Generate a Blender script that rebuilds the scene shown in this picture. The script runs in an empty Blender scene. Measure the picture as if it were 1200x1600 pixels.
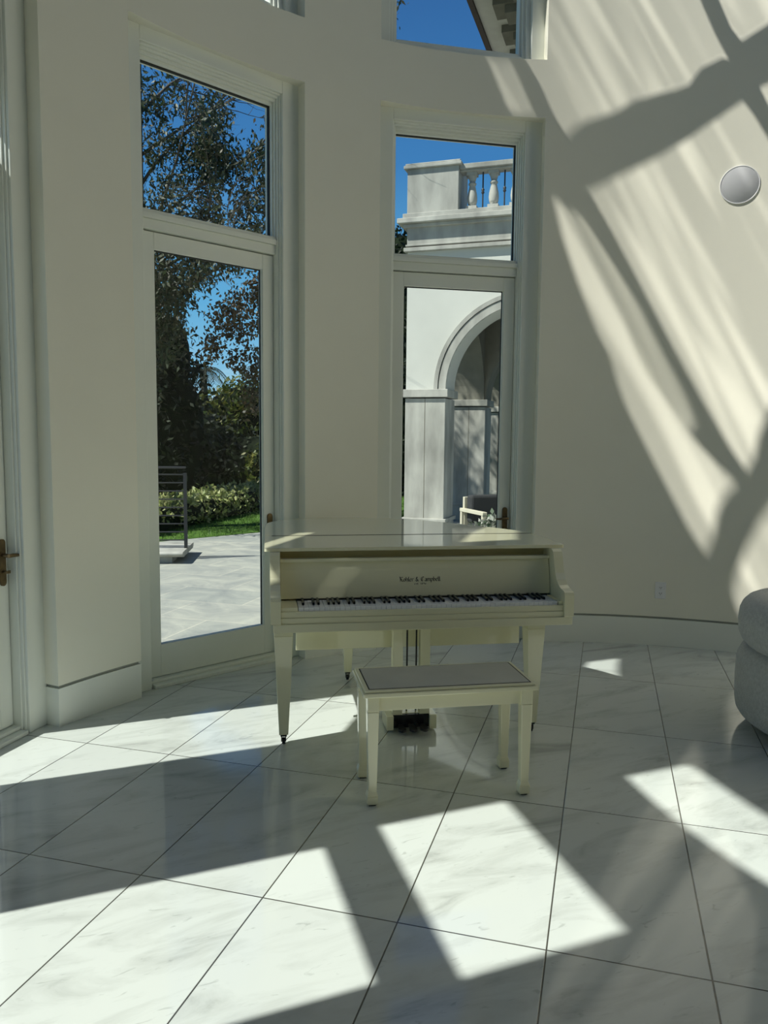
import bpy, math, random
import numpy as np
from mathutils import Vector, Matrix
from mathutils.geometry import delaunay_2d_cdt

random.seed(7)
rng = np.random.default_rng(11)
SC = bpy.context.scene
COL = SC.collection
PI = math.pi
rad = math.radians

# ------------------------------------------------------------------ helpers
class MB:
    """collects geometry for ONE mesh object"""
    def __init__(self):
        self.v = []; self.f = []; self.s = []
    def add(self, vs, fs, smooth=False, M=None):
        n = len(self.v)
        for p in vs:
            p = Vector(p)
            if M is not None: p = M @ p
            self.v.append(tuple(p))
        for f in fs:
            self.f.append([i + n for i in f]); self.s.append(smooth)
        return self
    def box(self, x0, x1, y0, y1, z0, z1, M=None):
        vs = [(x0,y0,z0),(x1,y0,z0),(x1,y1,z0),(x0,y1,z0),(x0,y0,z1),(x1,y0,z1),(x1,y1,z1),(x0,y1,z1)]
        return self.add(vs, [(0,3,2,1),(4,5,6,7),(0,1,5,4),(1,2,6,5),(2,3,7,6),(3,0,4,7)], False, M)
    def frustum(self, c0, h0, z0, c1, h1, z1):
        vs = []
        for (c, h, z) in ((c0, h0, z0), (c1, h1, z1)):
            vs += [(c[0]-h[0],c[1]-h[1],z),(c[0]+h[0],c[1]-h[1],z),(c[0]+h[0],c[1]+h[1],z),(c[0]-h[0],c[1]+h[1],z)]
        return self.add(vs, [(0,3,2,1),(4,5,6,7),(0,1,5,4),(1,2,6,5),(2,3,7,6),(3,0,4,7)])
    def prism(self, poly, a0, a1, axis='z', smooth=False):
        """poly extruded along an axis: 'z' poly=(x,y); 'x' poly=(y,z); 'y' poly=(x,z)"""
        n = len(poly)
        def P(p, a):
            return (p[0],p[1],a) if axis == 'z' else ((a,p[0],p[1]) if axis == 'x' else (p[0],a,p[1]))
        vs = [P(p, a0) for p in poly] + [P(p, a1) for p in poly]
        self.add(vs, [list(range(n))[::-1], [n+i for i in range(n)]])
        vs2 = [P(p, a0) for p in poly] + [P(p, a1) for p in poly]
        self.add(vs2, [(i, (i+1) % n, n+(i+1) % n, n+i) for i in range(n)], smooth)
        return self
    def tube(self, pts, r, seg=8, caps=True):
        pts = [Vector(p) for p in pts]
        rr = r if isinstance(r, (list, tuple)) else [r]*len(pts)
        vs = []; fs = []
        up0 = None
        for i, p in enumerate(pts):
            d = (pts[min(i+1, len(pts)-1)] - pts[max(i-1, 0)]).normalized()
            if up0 is None:
                up0 = Vector((0,0,1)) if abs(d.z) < .9 else Vector((1,0,0))
            a = d.cross(up0)
            if a.length < 1e-4: a = d.cross(Vector((0,1,0)))
            a.normalize(); b = a.cross(d).normalized(); up0 = b
            for k in range(seg):
                t = 2*PI*k/seg
                vs.append(p + rr[i]*(math.cos(t)*a + math.sin(t)*b))
        for i in range(len(pts)-1):
            for k in range(seg):
                fs.append((i*seg+k, i*seg+(k+1) % seg, (i+1)*seg+(k+1) % seg, (i+1)*seg+k))
        self.add(vs, fs, True)
        if caps:
            self.add(vs[:seg], [list(range(seg))]); self.add(vs[-seg:], [list(range(seg))[::-1]])
        return self
    def lathe(self, prof, c=(0,0,0), seg=20, square=False):
        """prof = [(r,z)...] turned about z"""
        vs = []; fs = []
        for (r, z) in prof:
            for k in range(seg):
                t = 2*PI*k/seg
                vs.append((c[0]+r*math.cos(t), c[1]+r*math.sin(t), c[2]+z))
        m = len(prof)
        for i in range(m-1):
            for k in range(seg):
                fs.append((i*seg+k, i*seg+(k+1) % seg, (i+1)*seg+(k+1) % seg, (i+1)*seg+k))
        self.add(vs, fs, True)
        self.add(vs[:seg], [list(range(seg))[::-1]]); self.add(vs[-seg:], [list(range(seg))])
        return self
    def superell(self, c, r, e1=.6, e2=.9, nu=40, nv=24, fn=None):
        def sp(a, e): return math.copysign(abs(a)**e, a)
        vs = []; fs = []
        for j in range(nv+1):
            ph = -PI/2 + PI*j/nv
            for i in range(nu):
                th = 2*PI*i/nu
                x = sp(math.cos(ph), e1)*sp(math.cos(th), e2); y = sp(math.cos(ph), e1)*sp(math.sin(th), e2); z = sp(math.sin(ph), e1)
                p = Vector((c[0]+r[0]*x, c[1]+r[1]*y, c[2]+r[2]*z))
                if fn: p = fn(p, (x, y, z))
                vs.append(p)
        for j in range(nv):
            for i in range(nu):
                fs.append((j*nu+i, j*nu+(i+1) % nu, (j+1)*nu+(i+1) % nu, (j+1)*nu+i))
        return self.add(vs, fs, True)
    def build(self, name, mat, parent=None, bevel=0, seg=2):
        me = bpy.data.meshes.new(name)
        me.from_pydata(self.v, [], self.f)
        me.polygons.foreach_set('use_smooth', self.s)
        me.update()
        ob = bpy.data.objects.new(name, me)
        if mat: me.materials.append(mat)
        COL.objects.link(ob)
        if parent: ob.parent = parent
        if bevel:
            w = ob.modifiers.new('Bevel', 'BEVEL'); w.width = bevel; w.segments = seg
            w.limit_method = 'ANGLE'; w.angle_limit = rad(40); w.harden_normals = False
        return ob

def tag(o, label=None, cat=None, group=None, kind=None):
    if label: o['label'] = label
    if cat: o['category'] = cat
    if group: o['group'] = group
    if kind: o['kind'] = kind
    return o
def empty(name, loc=(0,0,0), rz=0):
    o = bpy.data.objects.new(name, None); COL.objects.link(o)
    o.location = loc; o.rotation_euler = (0,0,rz); o.empty_display_size = .1
    return o
def dup(o, parent=None):
    c = o.copy(); COL.objects.link(c)
    if parent: c.parent = parent
    for ch in [k for k in COL.objects if k.parent == o]:
        dup(ch, c)
    return c
def smooth_poly(pts, n=8, closed=True):
    """Catmull-Rom through the points"""
    out = []; m = len(pts)
    for i in range(m if closed else m-1):
        if closed: p0, p1, p2, p3 = (pts[(i+k-1) % m] for k in range(4))
        else: p0, p1, p2, p3 = pts[max(i-1,0)], pts[i], pts[i+1], pts[min(i+2,m-1)]
        for k in range(n):
            t = k/n
            out.append(tuple(.5*((2*p1[j]) + (-p0[j]+p2[j])*t + (2*p0[j]-5*p1[j]+4*p2[j]-p3[j])*t*t + (-p0[j]+3*p1[j]-3*p2[j]+p3[j])*t**3) for j in range(len(p1))))
    if not closed: out.append(tuple(pts[-1]))
    return out

# ------------------------------------------------------------------ materials
def nmat(name):
    m = bpy.data.materials.new(name); m.use_nodes = True
    nt = m.node_tree; nt.nodes.clear()
    out = nt.nodes.new('ShaderNodeOutputMaterial')
    return m, nt, out
def node(nt, typ, **kw):
    n = nt.nodes.new(typ)
    for k, v in kw.items():
        if hasattr(n, k): setattr(n, k, v)
        else: n.inputs[k].default_value = v
    return n
def link(nt, a, b): nt.links.new(a, b)
def pbr(name, col, rough=.5, spec=.5, metal=0, coat=0, coat_rough=.03, var=.06, scale=6, bump=0, bump_scale=80, stretch=(1,1,1), sheen=0, trans=0):
    m, nt, out = nmat(name)
    b = node(nt, 'ShaderNodeBsdfPrincipled')
    b.inputs['Roughness'].default_value = rough; b.inputs['Metallic'].default_value = metal
    b.inputs['Specular IOR Level'].default_value = spec
    b.inputs['Coat Weight'].default_value = coat; b.inputs['Coat Roughness'].default_value = coat_rough
    if sheen: b.inputs['Sheen Weight'].default_value = sheen
    tc = node(nt, 'ShaderNodeTexCoord')
    mp = node(nt, 'ShaderNodeMapping'); mp.inputs['Scale'].default_value = stretch
    link(nt, tc.outputs['Object'], mp.inputs['Vector'])
    no = node(nt, 'ShaderNodeTexNoise'); no.inputs['Scale'].default_value = scale; no.inputs['Detail'].default_value = 5
    link(nt, mp.outputs[0], no.inputs['Vector'])
    r = node(nt, 'ShaderNodeValToRGB')
    e = r.color_ramp.elements
    e[0].position = .3; e[0].color = tuple(c*(1-var) for c in col) + (1,)
    e[1].position = .7; e[1].color = tuple(min(1, c*(1+var)) for c in col) + (1,)
    link(nt, no.outputs['Fac'], r.inputs['Fac']); link(nt, r.outputs['Color'], b.inputs['Base Color'])
    if bump:
        n2 = node(nt, 'ShaderNodeTexNoise'); n2.inputs['Scale'].default_value = bump_scale
        link(nt, mp.outputs[0], n2.inputs['Vector'])
        bp = node(nt, 'ShaderNodeBump'); bp.inputs['Strength'].default_value = bump; bp.inputs['Distance'].default_value = .01
        link(nt, n2.outputs['Fac'], bp.inputs['Height']); link(nt, bp.outputs['Normal'], b.inputs['Normal'])
    link(nt, b.outputs[0], out.inputs['Surface'])
    return m
def leafmat(name, cols, rough=.45, trans=.25):
    m, nt, out = nmat(name)
    g = node(nt, 'ShaderNodeNewGeometry')
    r = node(nt, 'ShaderNodeValToRGB'); r.color_ramp.interpolation = 'LINEAR'
    els = r.color_ramp.elements
    els[0].position = 0; els[0].color = cols[0] + (1,)
    els[1].position = 1; els[1].color = cols[-1] + (1,)
    for i, c in enumerate(cols[1:-1]):
        e = els.new((i+1)/(len(cols)-1)); e.color = c + (1,)
    link(nt, g.outputs['Random Per Island'], r.inputs['Fac'])
    b = node(nt, 'ShaderNodeBsdfPrincipled'); b.inputs['Roughness'].default_value = rough
    link(nt, r.outputs['Color'], b.inputs['Base Color'])
    t = node(nt, 'ShaderNodeBsdfTranslucent'); link(nt, r.outputs['Color'], t.inputs['Color'])
    mx = node(nt, 'ShaderNodeMixShader'); mx.inputs[0].default_value = trans
    link(nt, b.outputs[0], mx.inputs[1]); link(nt, t.outputs[0], mx.inputs[2])
    link(nt, mx.outputs[0], out.inputs['Surface'])
    return m
def glassmat(name, tint, refl=.05, streak=0):
    m, nt, out = nmat(name)
    tr = node(nt, 'ShaderNodeBsdfTransparent'); tr.inputs['Color'].default_value = tint + (1,)
    gl = node(nt, 'ShaderNodeBsdfGlossy'); gl.inputs['Roughness'].default_value = 0
    lw = node(nt, 'ShaderNodeLayerWeight')
    p = node(nt, 'ShaderNodeMath', operation='POWER'); p.inputs[1].default_value = 5
    link(nt, lw.outputs['Facing'], p.inputs[0])
    q = node(nt, 'ShaderNodeMath', operation='MULTIPLY_ADD'); q.inputs[1].default_value = .9; q.inputs[2].default_value = refl
    link(nt, p.outputs[0], q.inputs[0])
    mx = node(nt, 'ShaderNodeMixShader')
    link(nt, q.outputs[0], mx.inputs[0]); link(nt, tr.outputs[0], mx.inputs[1]); link(nt, gl.outputs[0], mx.inputs[2])
    if streak:
        # streaks of light put into the pane's colour as long drawn-out noise
        tc = node(nt, 'ShaderNodeTexCoord')
        m0 = node(nt, 'ShaderNodeMapping'); m0.inputs['Rotation'].default_value = (0,0,rad(-64))
        link(nt, tc.outputs['Object'], m0.inputs['Vector'])
        mp = node(nt, 'ShaderNodeMapping'); mp.inputs['Scale'].default_value = (.5,3.0,1)
        link(nt, m0.outputs[0], mp.inputs['Vector'])
        no = node(nt, 'ShaderNodeTexNoise'); no.inputs['Scale'].default_value = 2.2; no.inputs['Detail'].default_value = .6; no.inputs['Distortion'].default_value = .35
        link(nt, mp.outputs[0], no.inputs['Vector'])
        r = node(nt, 'ShaderNodeValToRGB'); r.color_ramp.interpolation = 'EASE'
        e = r.color_ramp.elements
        lo = 1-streak
        e[0].position = .46; e[0].color = (tint[0]*lo, tint[1]*lo, tint[2]*lo, 1)
        e[1].position = .72; e[1].color = tint + (1,)
        link(nt, no.outputs['Fac'], r.inputs['Fac']); link(nt, r.outputs['Color'], tr.inputs['Color'])
    link(nt, mx.outputs[0], out.inputs['Surface'])
    return m

M = {}
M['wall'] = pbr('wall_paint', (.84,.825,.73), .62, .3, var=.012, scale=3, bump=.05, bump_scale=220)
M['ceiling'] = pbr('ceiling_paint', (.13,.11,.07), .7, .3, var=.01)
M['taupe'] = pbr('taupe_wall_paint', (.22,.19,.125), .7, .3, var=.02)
M['trim'] = pbr('trim_paint', (.80,.825,.77), .38, .45, var=.012, scale=4)
M['blind'] = pbr('blind_fabric', (.42,.44,.41), .9, .1, var=.05, scale=60)
M['base'] = pbr('baseboard_paint', (.80,.825,.78), .42, .45, var=.012, scale=4)
M['groove'] = pbr('shadow_groove', (.34,.355,.33), .7, .2)  # recessed strip, coloured darker to read as a shadow groove
M['ivory'] = pbr('ivory_lacquer', (.81,.785,.565), .30, .5, coat=1, coat_rough=.04, var=.012, scale=3)
M['ivory_dull'] = pbr('yellow_ivory', (.72,.65,.38), .45, .4, var=.03)  # deeper yellow than the case lacquer
M['seat'] = pbr('grey_leather', (.50,.495,.44), .42, .45, var=.05, scale=9, bump=.15, bump_scale=260)
M['white_key'] = pbr('white_key', (.82,.83,.86), .2, .5, var=.01)
M['black'] = pbr('black_gloss', (.012,.012,.013), .25, .5, var=.1)
M['dark'] = pbr('dark_gap', (.03,.028,.02), .7, .2, var=.1)
M['ink'] = pbr('decal_ink', (.025,.022,.012), .4, .4, var=.1)
M['rubber'] = pbr('black_metal', (.02,.02,.02), .4, .5, var=.1)
M['bronze'] = pbr('aged_bronze', (.16,.115,.06), .38, .5, metal=.85, var=.2, scale=30)
M['gasket'] = pbr('dark_gasket', (.02,.022,.022), .6, .3)
M['glass'] = glassmat('window_glass', (.80,.835,.815), .008)
M['streakglass'] = glassmat('sun_streak_glass', (1.0,1.0,.97), .03, streak=.48)  # streaked pane colour stands for rippled light on the wall
M['clear'] = glassmat('warm_fill_glass', (1.0,.98,.88), .03)  # warm tint for the added fill openings, holds sky blue down
M['dim_streakglass'] = glassmat('dim_sun_streak_glass', (.66,.66,.63), .03, streak=.5)  # dimmer pane colour makes the half-lit stretch of wall
M['speaker'] = pbr('speaker_grille', (.50,.51,.54), .6, .3, var=.02, bump=.2, bump_scale=900)
M['plastic'] = pbr('white_plastic', (.80,.81,.84), .35, .5, var=.01)
M['boucle'] = pbr('grey_boucle', (.54,.545,.52), .9, .2, var=.12, scale=60, bump=.7, bump_scale=170, sheen=.3)
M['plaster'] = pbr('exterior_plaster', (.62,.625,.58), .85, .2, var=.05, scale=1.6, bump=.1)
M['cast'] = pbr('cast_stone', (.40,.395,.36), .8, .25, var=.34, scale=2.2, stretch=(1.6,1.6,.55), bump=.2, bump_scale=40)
M['vault_shade'] = pbr('shaded_vault_plaster', (.26,.25,.21), .9, .2, var=.1)  # darker twin of the plaster, arcade shade put into its colour
M['iron'] = pbr('wrought_iron', (.06,.06,.06), .5, .5, metal=.4)
M['steel'] = pbr('railing_steel', (.045,.047,.05), .4, .5, metal=.6)
M['fascia'] = pbr('dark_brown_wood', (.045,.03,.022), .6, .3, var=.25, scale=12, stretch=(1,8,1))
M['soffit'] = pbr('soffit_paint', (.46,.44,.39), .8, .2)
M['corbel'] = pbr('corbel_stone', (.15,.14,.11), .8, .2, var=.15, scale=5)
M['bark'] = pbr('bark', (.10,.085,.065), .9, .2, var=.35, scale=20, stretch=(1,1,.2), bump=.5)
M['core'] = pbr('dark_core', (.010,.016,.008), .95, .1, var=.5, scale=4)  # solid filler bodies, near black for the shade inside the plants
M['soil'] = pbr('garden_soil', (.06,.05,.035), .95, .1, var=.3)
M['wicker'] = pbr('beige_frame', (.56,.53,.42), .6, .3, var=.06)
M['cushion'] = pbr('charcoal_cushion', (.045,.047,.05), .9, .2, var=.15, scale=40)
M['pot'] = pbr('white_pot', (.82,.82,.80), .5, .4)
M['house'] = pbr('far_render', (.34,.35,.35), .8, .2)
M['roof'] = pbr('far_roof', (.08,.08,.085), .8, .2)
M['leaf_tree'] = leafmat('tree_leaves', [(.012,.022,.008),(.03,.05,.018),(.06,.075,.03),(.075,.065,.035),(.02,.035,.012)], .55, .22)
M['leaf_brown'] = leafmat('brown_leaves', [(.05,.035,.018),(.12,.075,.035),(.09,.085,.04),(.18,.13,.08),(.04,.045,.02)], .4, .3)
M['leaf_dark'] = leafmat('shade_toned_leaves', [(.004,.008,.003),(.009,.018,.005),(.018,.032,.008),(.006,.012,.004)], .7, .12)  # leaf tones lowered to carry the hedge's shade
M['leaf_yellow'] = leafmat('yellow_green_leaves', [(.04,.07,.012),(.10,.14,.02),(.16,.15,.03),(.05,.09,.015)], .5, .3)
M['leaf_hedge'] = leafmat('variegated_leaves', [(.10,.16,.03),(.30,.33,.10),(.55,.55,.26),(.18,.24,.06)], .45, .2)
M['leaf_pot'] = leafmat('pot_plant_leaves', [(.03,.06,.03),(.10,.15,.09),(.5,.5,.45),(.04,.07,.03)], .5, .2)
M['grass'] = leafmat('grass_blades', [(.045,.11,.015),(.09,.18,.03),(.13,.21,.05)], .6, .25)

def floor_mat():
    m, nt, out = nmat('marble_tiles')
    b = node(nt, 'ShaderNodeBsdfPrincipled')
    tc = node(nt, 'ShaderNodeTexCoord')
    mp = node(nt, 'ShaderNodeMapping'); mp.vector_type = 'TEXTURE'
    mp.inputs['Location'].default_value = (.9131, 2.0059, 0)
    mp.inputs['Rotation'].default_value = (0,0,-.2778)
    mp.inputs['Scale'].default_value = (.4476,.9144,1)
    link(nt, tc.outputs['Object'], mp.inputs['Vector'])
    sx = node(nt, 'ShaderNodeSeparateXYZ'); link(nt, mp.outputs[0], sx.inputs[0])
    ds = []
    ids = []
    for k, sc in (('X', .4476), ('Y', .9144)):
        fr = node(nt, 'ShaderNodeMath', operation='FRACT'); link(nt, sx.outputs[k], fr.inputs[0])
        su = node(nt, 'ShaderNodeMath', operation='SUBTRACT'); su.inputs[1].default_value = .5; link(nt, fr.outputs[0], su.inputs[0])
        ab = node(nt, 'ShaderNodeMath', operation='ABSOLUTE'); link(nt, su.outputs[0], ab.inputs[0])
        s2 = node(nt, 'ShaderNodeMath', operation='SUBTRACT'); s2.inputs[0].default_value = .5; link(nt, ab.outputs[0], s2.inputs[1])
        mu = node(nt, 'ShaderNodeMath', operation='MULTIPLY'); mu.inputs[1].default_value = sc; link(nt, s2.outputs[0], mu.inputs[0])
        ds.append(mu)
        fl = node(nt, 'ShaderNodeMath', operation='FLOOR'); link(nt, sx.outputs[k], fl.inputs[0]); ids.append(fl)
    mn = node(nt, 'ShaderNodeMath', operation='MINIMUM'); link(nt, ds[0].outputs[0], mn.inputs[0]); link(nt, ds[1].outputs[0], mn.inputs[1])
    gr = node(nt, 'ShaderNodeMapRange'); gr.inputs['From Min'].default_value = .0017; gr.inputs['From Max'].default_value = .0030
    gr.inputs['To Min'].default_value = 1; gr.inputs['To Max'].default_value = 0
    link(nt, mn.outputs[0], gr.inputs['Value'])
    cid = node(nt, 'ShaderNodeCombineXYZ'); link(nt, ids[0].outputs[0], cid.inputs[0]); link(nt, ids[1].outputs[0], cid.inputs[1])
    wn = node(nt, 'ShaderNodeTexWhiteNoise'); wn.noise_dimensions = '3D'; link(nt, cid.outputs[0], wn.inputs['Vector'])
    # veins: each slab its own piece of stone
    off = node(nt, 'ShaderNodeVectorMath', operation='SCALE'); off.inputs['Scale'].default_value = 17
    link(nt, wn.outputs['Color'], off.inputs[0])
    ad = node(nt, 'ShaderNodeVectorMath', operation='ADD'); link(nt, tc.outputs['Object'], ad.inputs[0]); link(nt, off.outputs[0], ad.inputs[1])
    m1 = node(nt, 'ShaderNodeMapping'); m1.inputs['Rotation'].default_value = (0,0,rad(-25))
    link(nt, ad.outputs[0], m1.inputs['Vector'])
    m2 = node(nt, 'ShaderNodeMapping'); m2.inputs['Scale'].default_value = (1.1,3.6,1)
    link(nt, m1.outputs[0], m2.inputs['Vector'])
    n1 = node(nt, 'ShaderNodeTexNoise'); n1.inputs['Scale'].default_value = 1.7; n1.inputs['Detail'].default_value = 8; n1.inputs['Roughness'].default_value = .62; n1.inputs['Distortion'].default_value = .7
    link(nt, m2.outputs[0], n1.inputs['Vector'])
    r1 = node(nt, 'ShaderNodeValToRGB')
    e = r1.color_ramp.elements
    e[0].position = .30; e[0].color = (.40,.42,.405,1)
    e[1].position = .52; e[1].color = (.63,.665,.645,1)
    k = e.new(.40); k.color = (.545,.575,.555,1)
    link(nt, n1.outputs['Fac'], r1.inputs['Fac'])
    n3 = node(nt, 'ShaderNodeTexNoise'); n3.inputs['Scale'].default_value = 9; n3.inputs['Detail'].default_value = 6; n3.inputs['Distortion'].default_value = 1.4
    link(nt, m2.outputs[0], n3.inputs['Vector'])
    r3 = node(nt, 'ShaderNodeValToRGB'); e = r3.color_ramp.elements
    e[0].position = .27; e[0].color = (.42,.43,.42,1); e[1].position = .36; e[1].color = (1,1,1,1)
    link(nt, n3.outputs['Fac'], r3.inputs['Fac'])
    mv = node(nt, 'ShaderNodeMixRGB', blend_type='MULTIPLY'); mv.inputs[0].default_value = .4
    link(nt, r1.outputs[0], mv.inputs[1]); link(nt, r3.outputs[0], mv.inputs[2])
    tv = node(nt, 'ShaderNodeMapRange'); tv.inputs['To Min'].default_value = .92; tv.inputs['To Max'].default_value = 1.03
    link(nt, wn.outputs['Value'], tv.inputs['Value'])
    mt = node(nt, 'ShaderNodeVectorMath', operation='SCALE'); link(nt, mv.outputs[0], mt.inputs[0]); link(nt, tv.outputs[0], mt.inputs['Scale'])
    mg = node(nt, 'ShaderNodeMixRGB'); mg.inputs[2].default_value = (.06,.058,.05,1)
    link(nt, gr.outputs[0], mg.inputs[0]); link(nt, mt.outputs[0], mg.inputs[1])
    link(nt, mg.outputs[0], b.inputs['Base Color'])
    n4 = node(nt, 'ShaderNodeTexNoise'); n4.inputs['Scale'].default_value = 2.5; n4.inputs['Detail'].default_value = 4
    link(nt, tc.outputs['Object'], n4.inputs['Vector'])
    rr = node(nt, 'ShaderNodeMapRange'); rr.inputs['To Min'].default_value = .05; rr.inputs['To Max'].default_value = .12
    link(nt, n4.outputs['Fac'], rr.inputs['Value']); link(nt, rr.outputs[0], b.inputs['Roughness'])
    b.inputs['Specular IOR Level'].default_value = .55
    b.inputs['Coat Weight'].default_value = .4; b.inputs['Coat Roughness'].default_value = .02
    bp = node(nt, 'ShaderNodeBump'); bp.invert = True; bp.inputs['Strength'].default_value = .5; bp.inputs['Distance'].default_value = .002
    link(nt, gr.outputs[0], bp.inputs['Height']); link(nt, bp.outputs[0], b.inputs['Normal'])
    link(nt, b.outputs[0], out.inputs['Surface'])
    return m
M['floor'] = floor_mat()
def patio_mat():
    m, nt, out = nmat('slate_paving')
    b = node(nt, 'ShaderNodeBsdfPrincipled'); b.inputs['Roughness'].default_value = .75
    tc = node(nt, 'ShaderNodeTexCoord')
    mp = node(nt, 'ShaderNodeMapping'); mp.inputs['Rotation'].default_value = (0,0,rad(17))
    link(nt, tc.outputs['Object'], mp.inputs['Vector'])
    br = node(nt, 'ShaderNodeTexBrick'); br.offset = .5
    br.inputs['Scale'].default_value = 1; br.inputs['Brick Width'].default_value = .92; br.inputs['Row Height'].default_value = .62
    br.inputs['Mortar Size'].default_value = .007; br.inputs['Mortar Smooth'].default_value = .3
    br.inputs['Color1'].default_value = (.30,.315,.30,1); br.inputs['Color2'].default_value = (.37,.375,.345,1); br.inputs['Mortar'].default_value = (.47,.455,.40,1)
    link(nt, mp.outputs[0], br.inputs['Vector'])
    no = node(nt, 'ShaderNodeTexNoise'); no.inputs['Scale'].default_value = 2.2; no.inputs['Detail'].default_value = 9; no.inputs['Distortion'].default_value = 1.2; no.inputs['Roughness'].default_value = .65
    link(nt, tc.outputs['Object'], no.inputs['Vector'])
    r = node(nt, 'ShaderNodeValToRGB'); e = r.color_ramp.elements
    e[0].position = .32; e[0].color = (.72,.74,.76,1); e[1].position = .66; e[1].color = (1.2,1.18,1.1,1)
    link(nt, no.outputs['Fac'], r.inputs['Fac'])
    mx = node(nt, 'ShaderNodeMixRGB', blend_type='MULTIPLY'); mx.inputs[0].default_value = 1
    link(nt, br.outputs['Color'], mx.inputs[1]); link(nt, r.outputs[0], mx.inputs[2])
    link(nt, mx.outputs[0], b.inputs['Base Color'])
    link(nt, b.outputs[0], out.inputs['Surface'])
    return m
M['patio'] = patio_mat()
M['lawn'] = pbr('lawn_turf', (.07,.14,.025), .9, .1, var=.25, scale=3, bump=.5, bump_scale=120)

# ------------------------------------------------------------------ camera, sun, sky
F, PITCH, ROLL, HC = 1216.919, .0948, .0092, 1.4743
cam = bpy.data.cameras.new('camera'); cam.sensor_fit = 'VERTICAL'; cam.sensor_height = 36; cam.lens = F/1600*36
cam.clip_start = .02; cam.clip_end = 400
co = bpy.data.objects.new('camera', cam); COL.objects.link(co)
co.matrix_world = Matrix.Translation((0,0,HC)) @ Matrix.Rotation(PI/2 - PITCH, 4, 'X') @ Matrix.Rotation(ROLL, 4, 'Z')
SC.camera = co
SUN = Vector((.9225,.386,-1.244)).normalized()
sl = bpy.data.lights.new('sun', 'SUN'); sl.energy = 7.2; sl.angle = rad(.62); sl.color = (1.0,.98,.90)
so = bpy.data.objects.new('sun', sl); COL.objects.link(so); so.rotation_euler = SUN.to_track_quat('-Z', 'Y').to_euler(); so.location = (-6,-2,12)

W = bpy.data.worlds.new('sky'); SC.world = W; W.use_nodes = True
nt = W.node_tree; nt.nodes.clear()
wo = nt.nodes.new('ShaderNodeOutputWorld'); bg = nt.nodes.new('ShaderNodeBackground')
tc = nt.nodes.new('ShaderNodeTexCoord'); sx = nt.nodes.new('ShaderNodeSeparateXYZ'); link(nt, tc.outputs['Generated'], sx.inputs[0])
rp = nt.nodes.new('ShaderNodeValToRGB'); e = rp.color_ramp.elements
e[0].position = 0; e[0].color = (.40,.62,.78,1); e[1].position = 1; e[1].color = (.03,.09,.28,1)
for p, c in ((.06,(.27,.57,.80,1)), (.16,(.13,.43,.74,1)), (.32,(.055,.22,.52,1)), (.5,(.035,.13,.36,1))):
    k = e.new(p); k.color = c
link(nt, sx.outputs['Z'], rp.inputs['Fac'])
mp = nt.nodes.new('ShaderNodeMapping'); mp.inputs['Scale'].default_value = (5,5,22); link(nt, tc.outputs['Generated'], mp.inputs['Vector'])
cn = nt.nodes.new('ShaderNodeTexNoise'); cn.inputs['Scale'].default_value = 1.3; cn.inputs['Detail'].default_value = 6; link(nt, mp.outputs[0], cn.inputs['Vector'])
cr = nt.nodes.new('ShaderNodeMapRange'); cr.inputs['From Min'].default_value = .45; cr.inputs['From Max'].default_value = .65; link(nt, cn.outputs['Fac'], cr.inputs['Value'])
lo = nt.nodes.new('ShaderNodeMapRange'); lo.inputs['From Min'].default_value = .05; lo.inputs['From Max'].default_value = .12; lo.inputs['To Min'].default_value = 1; lo.inputs['To Max'].default_value = 0
link(nt, sx.outputs['Z'], lo.inputs['Value'])
ml = nt.nodes.new('ShaderNodeMath'); ml.operation = 'MULTIPLY'; link(nt, cr.outputs[0], ml.inputs[0]); link(nt, lo.outputs[0], ml.inputs[1])
mc = nt.nodes.new('ShaderNodeMixRGB'); mc.inputs[2].default_value = (.75,.82,.85,1); link(nt, ml.outputs[0], mc.inputs[0]); link(nt, rp.outputs[0], mc.inputs[1])
link(nt, mc.outputs[0], bg.inputs['Color']); bg.inputs['Strength'].default_value = 1.15
link(nt, bg.outputs[0], wo.inputs['Surface'])

SC.view_settings.view_transform = 'Standard'; SC.view_settings.look = 'None'
SC.view_settings.exposure = 0.0; SC.view_settings.gamma = 1.0; SC.view_settings.use_curve_mapping = False
cy = SC.cycles
cy.use_denoising = True; cy.max_bounces = 12; cy.diffuse_bounces = 7; cy.glossy_bounces = 5; cy.transparent_max_bounces = 24
cy.caustics_reflective = False; cy.caustics_refractive = False; cy.sample_clamp_indirect = 6; cy.blur_glossy = .5

# ------------------------------------------------------------------ the rotunda shell
CX, CY, R = 1.21, 2.437, 3.163
RO = 3.44                                             # outer face of the curved wall
HW = 10.6                                             # half opening, degrees
DOORS = [164.6, 133.7, 102.8, 195.5]                  # opening axes
ZC = 5.7                                              # ceiling
def pol(r, a, z=0): return (CX + r*math.cos(rad(a)), CY + r*math.sin(rad(a)), z)

def sector(mb, a0, a1, z0, z1, r0=R, r1=RO):
    n = max(1, int(math.ceil(abs(a1-a0)/1.0)))
    A = [a0 + (a1-a0)*i/n for i in range(n+1)]
    for rr, fl in ((r0, False), (r1, True)):
        vs = [pol(rr, a, z0) for a in A] + [pol(rr, a, z1) for a in A]
        fs = [(i, n+1+i, n+2+i, i+1) for i in range(n)]
        if fl: fs = [f[::-1] for f in fs]
        mb.add(vs, fs, True)
    for z, fl in ((z0, False), (z1, True)):
        vs = [pol(r0, a, z) for a in A] + [pol(r1, a, z) for a in A]
        fs = [(i, i+1, n+2+i, n+1+i) for i in range(n)]
        if fl: fs = [f[::-1] for f in fs]
        mb.add(vs, fs)
    for a in (a0, a1):
        mb.add([pol(r0,a,z0), pol(r1,a,z0), pol(r1,a,z1), pol(r0,a,z1)], [(0,1,2,3)])

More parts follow.
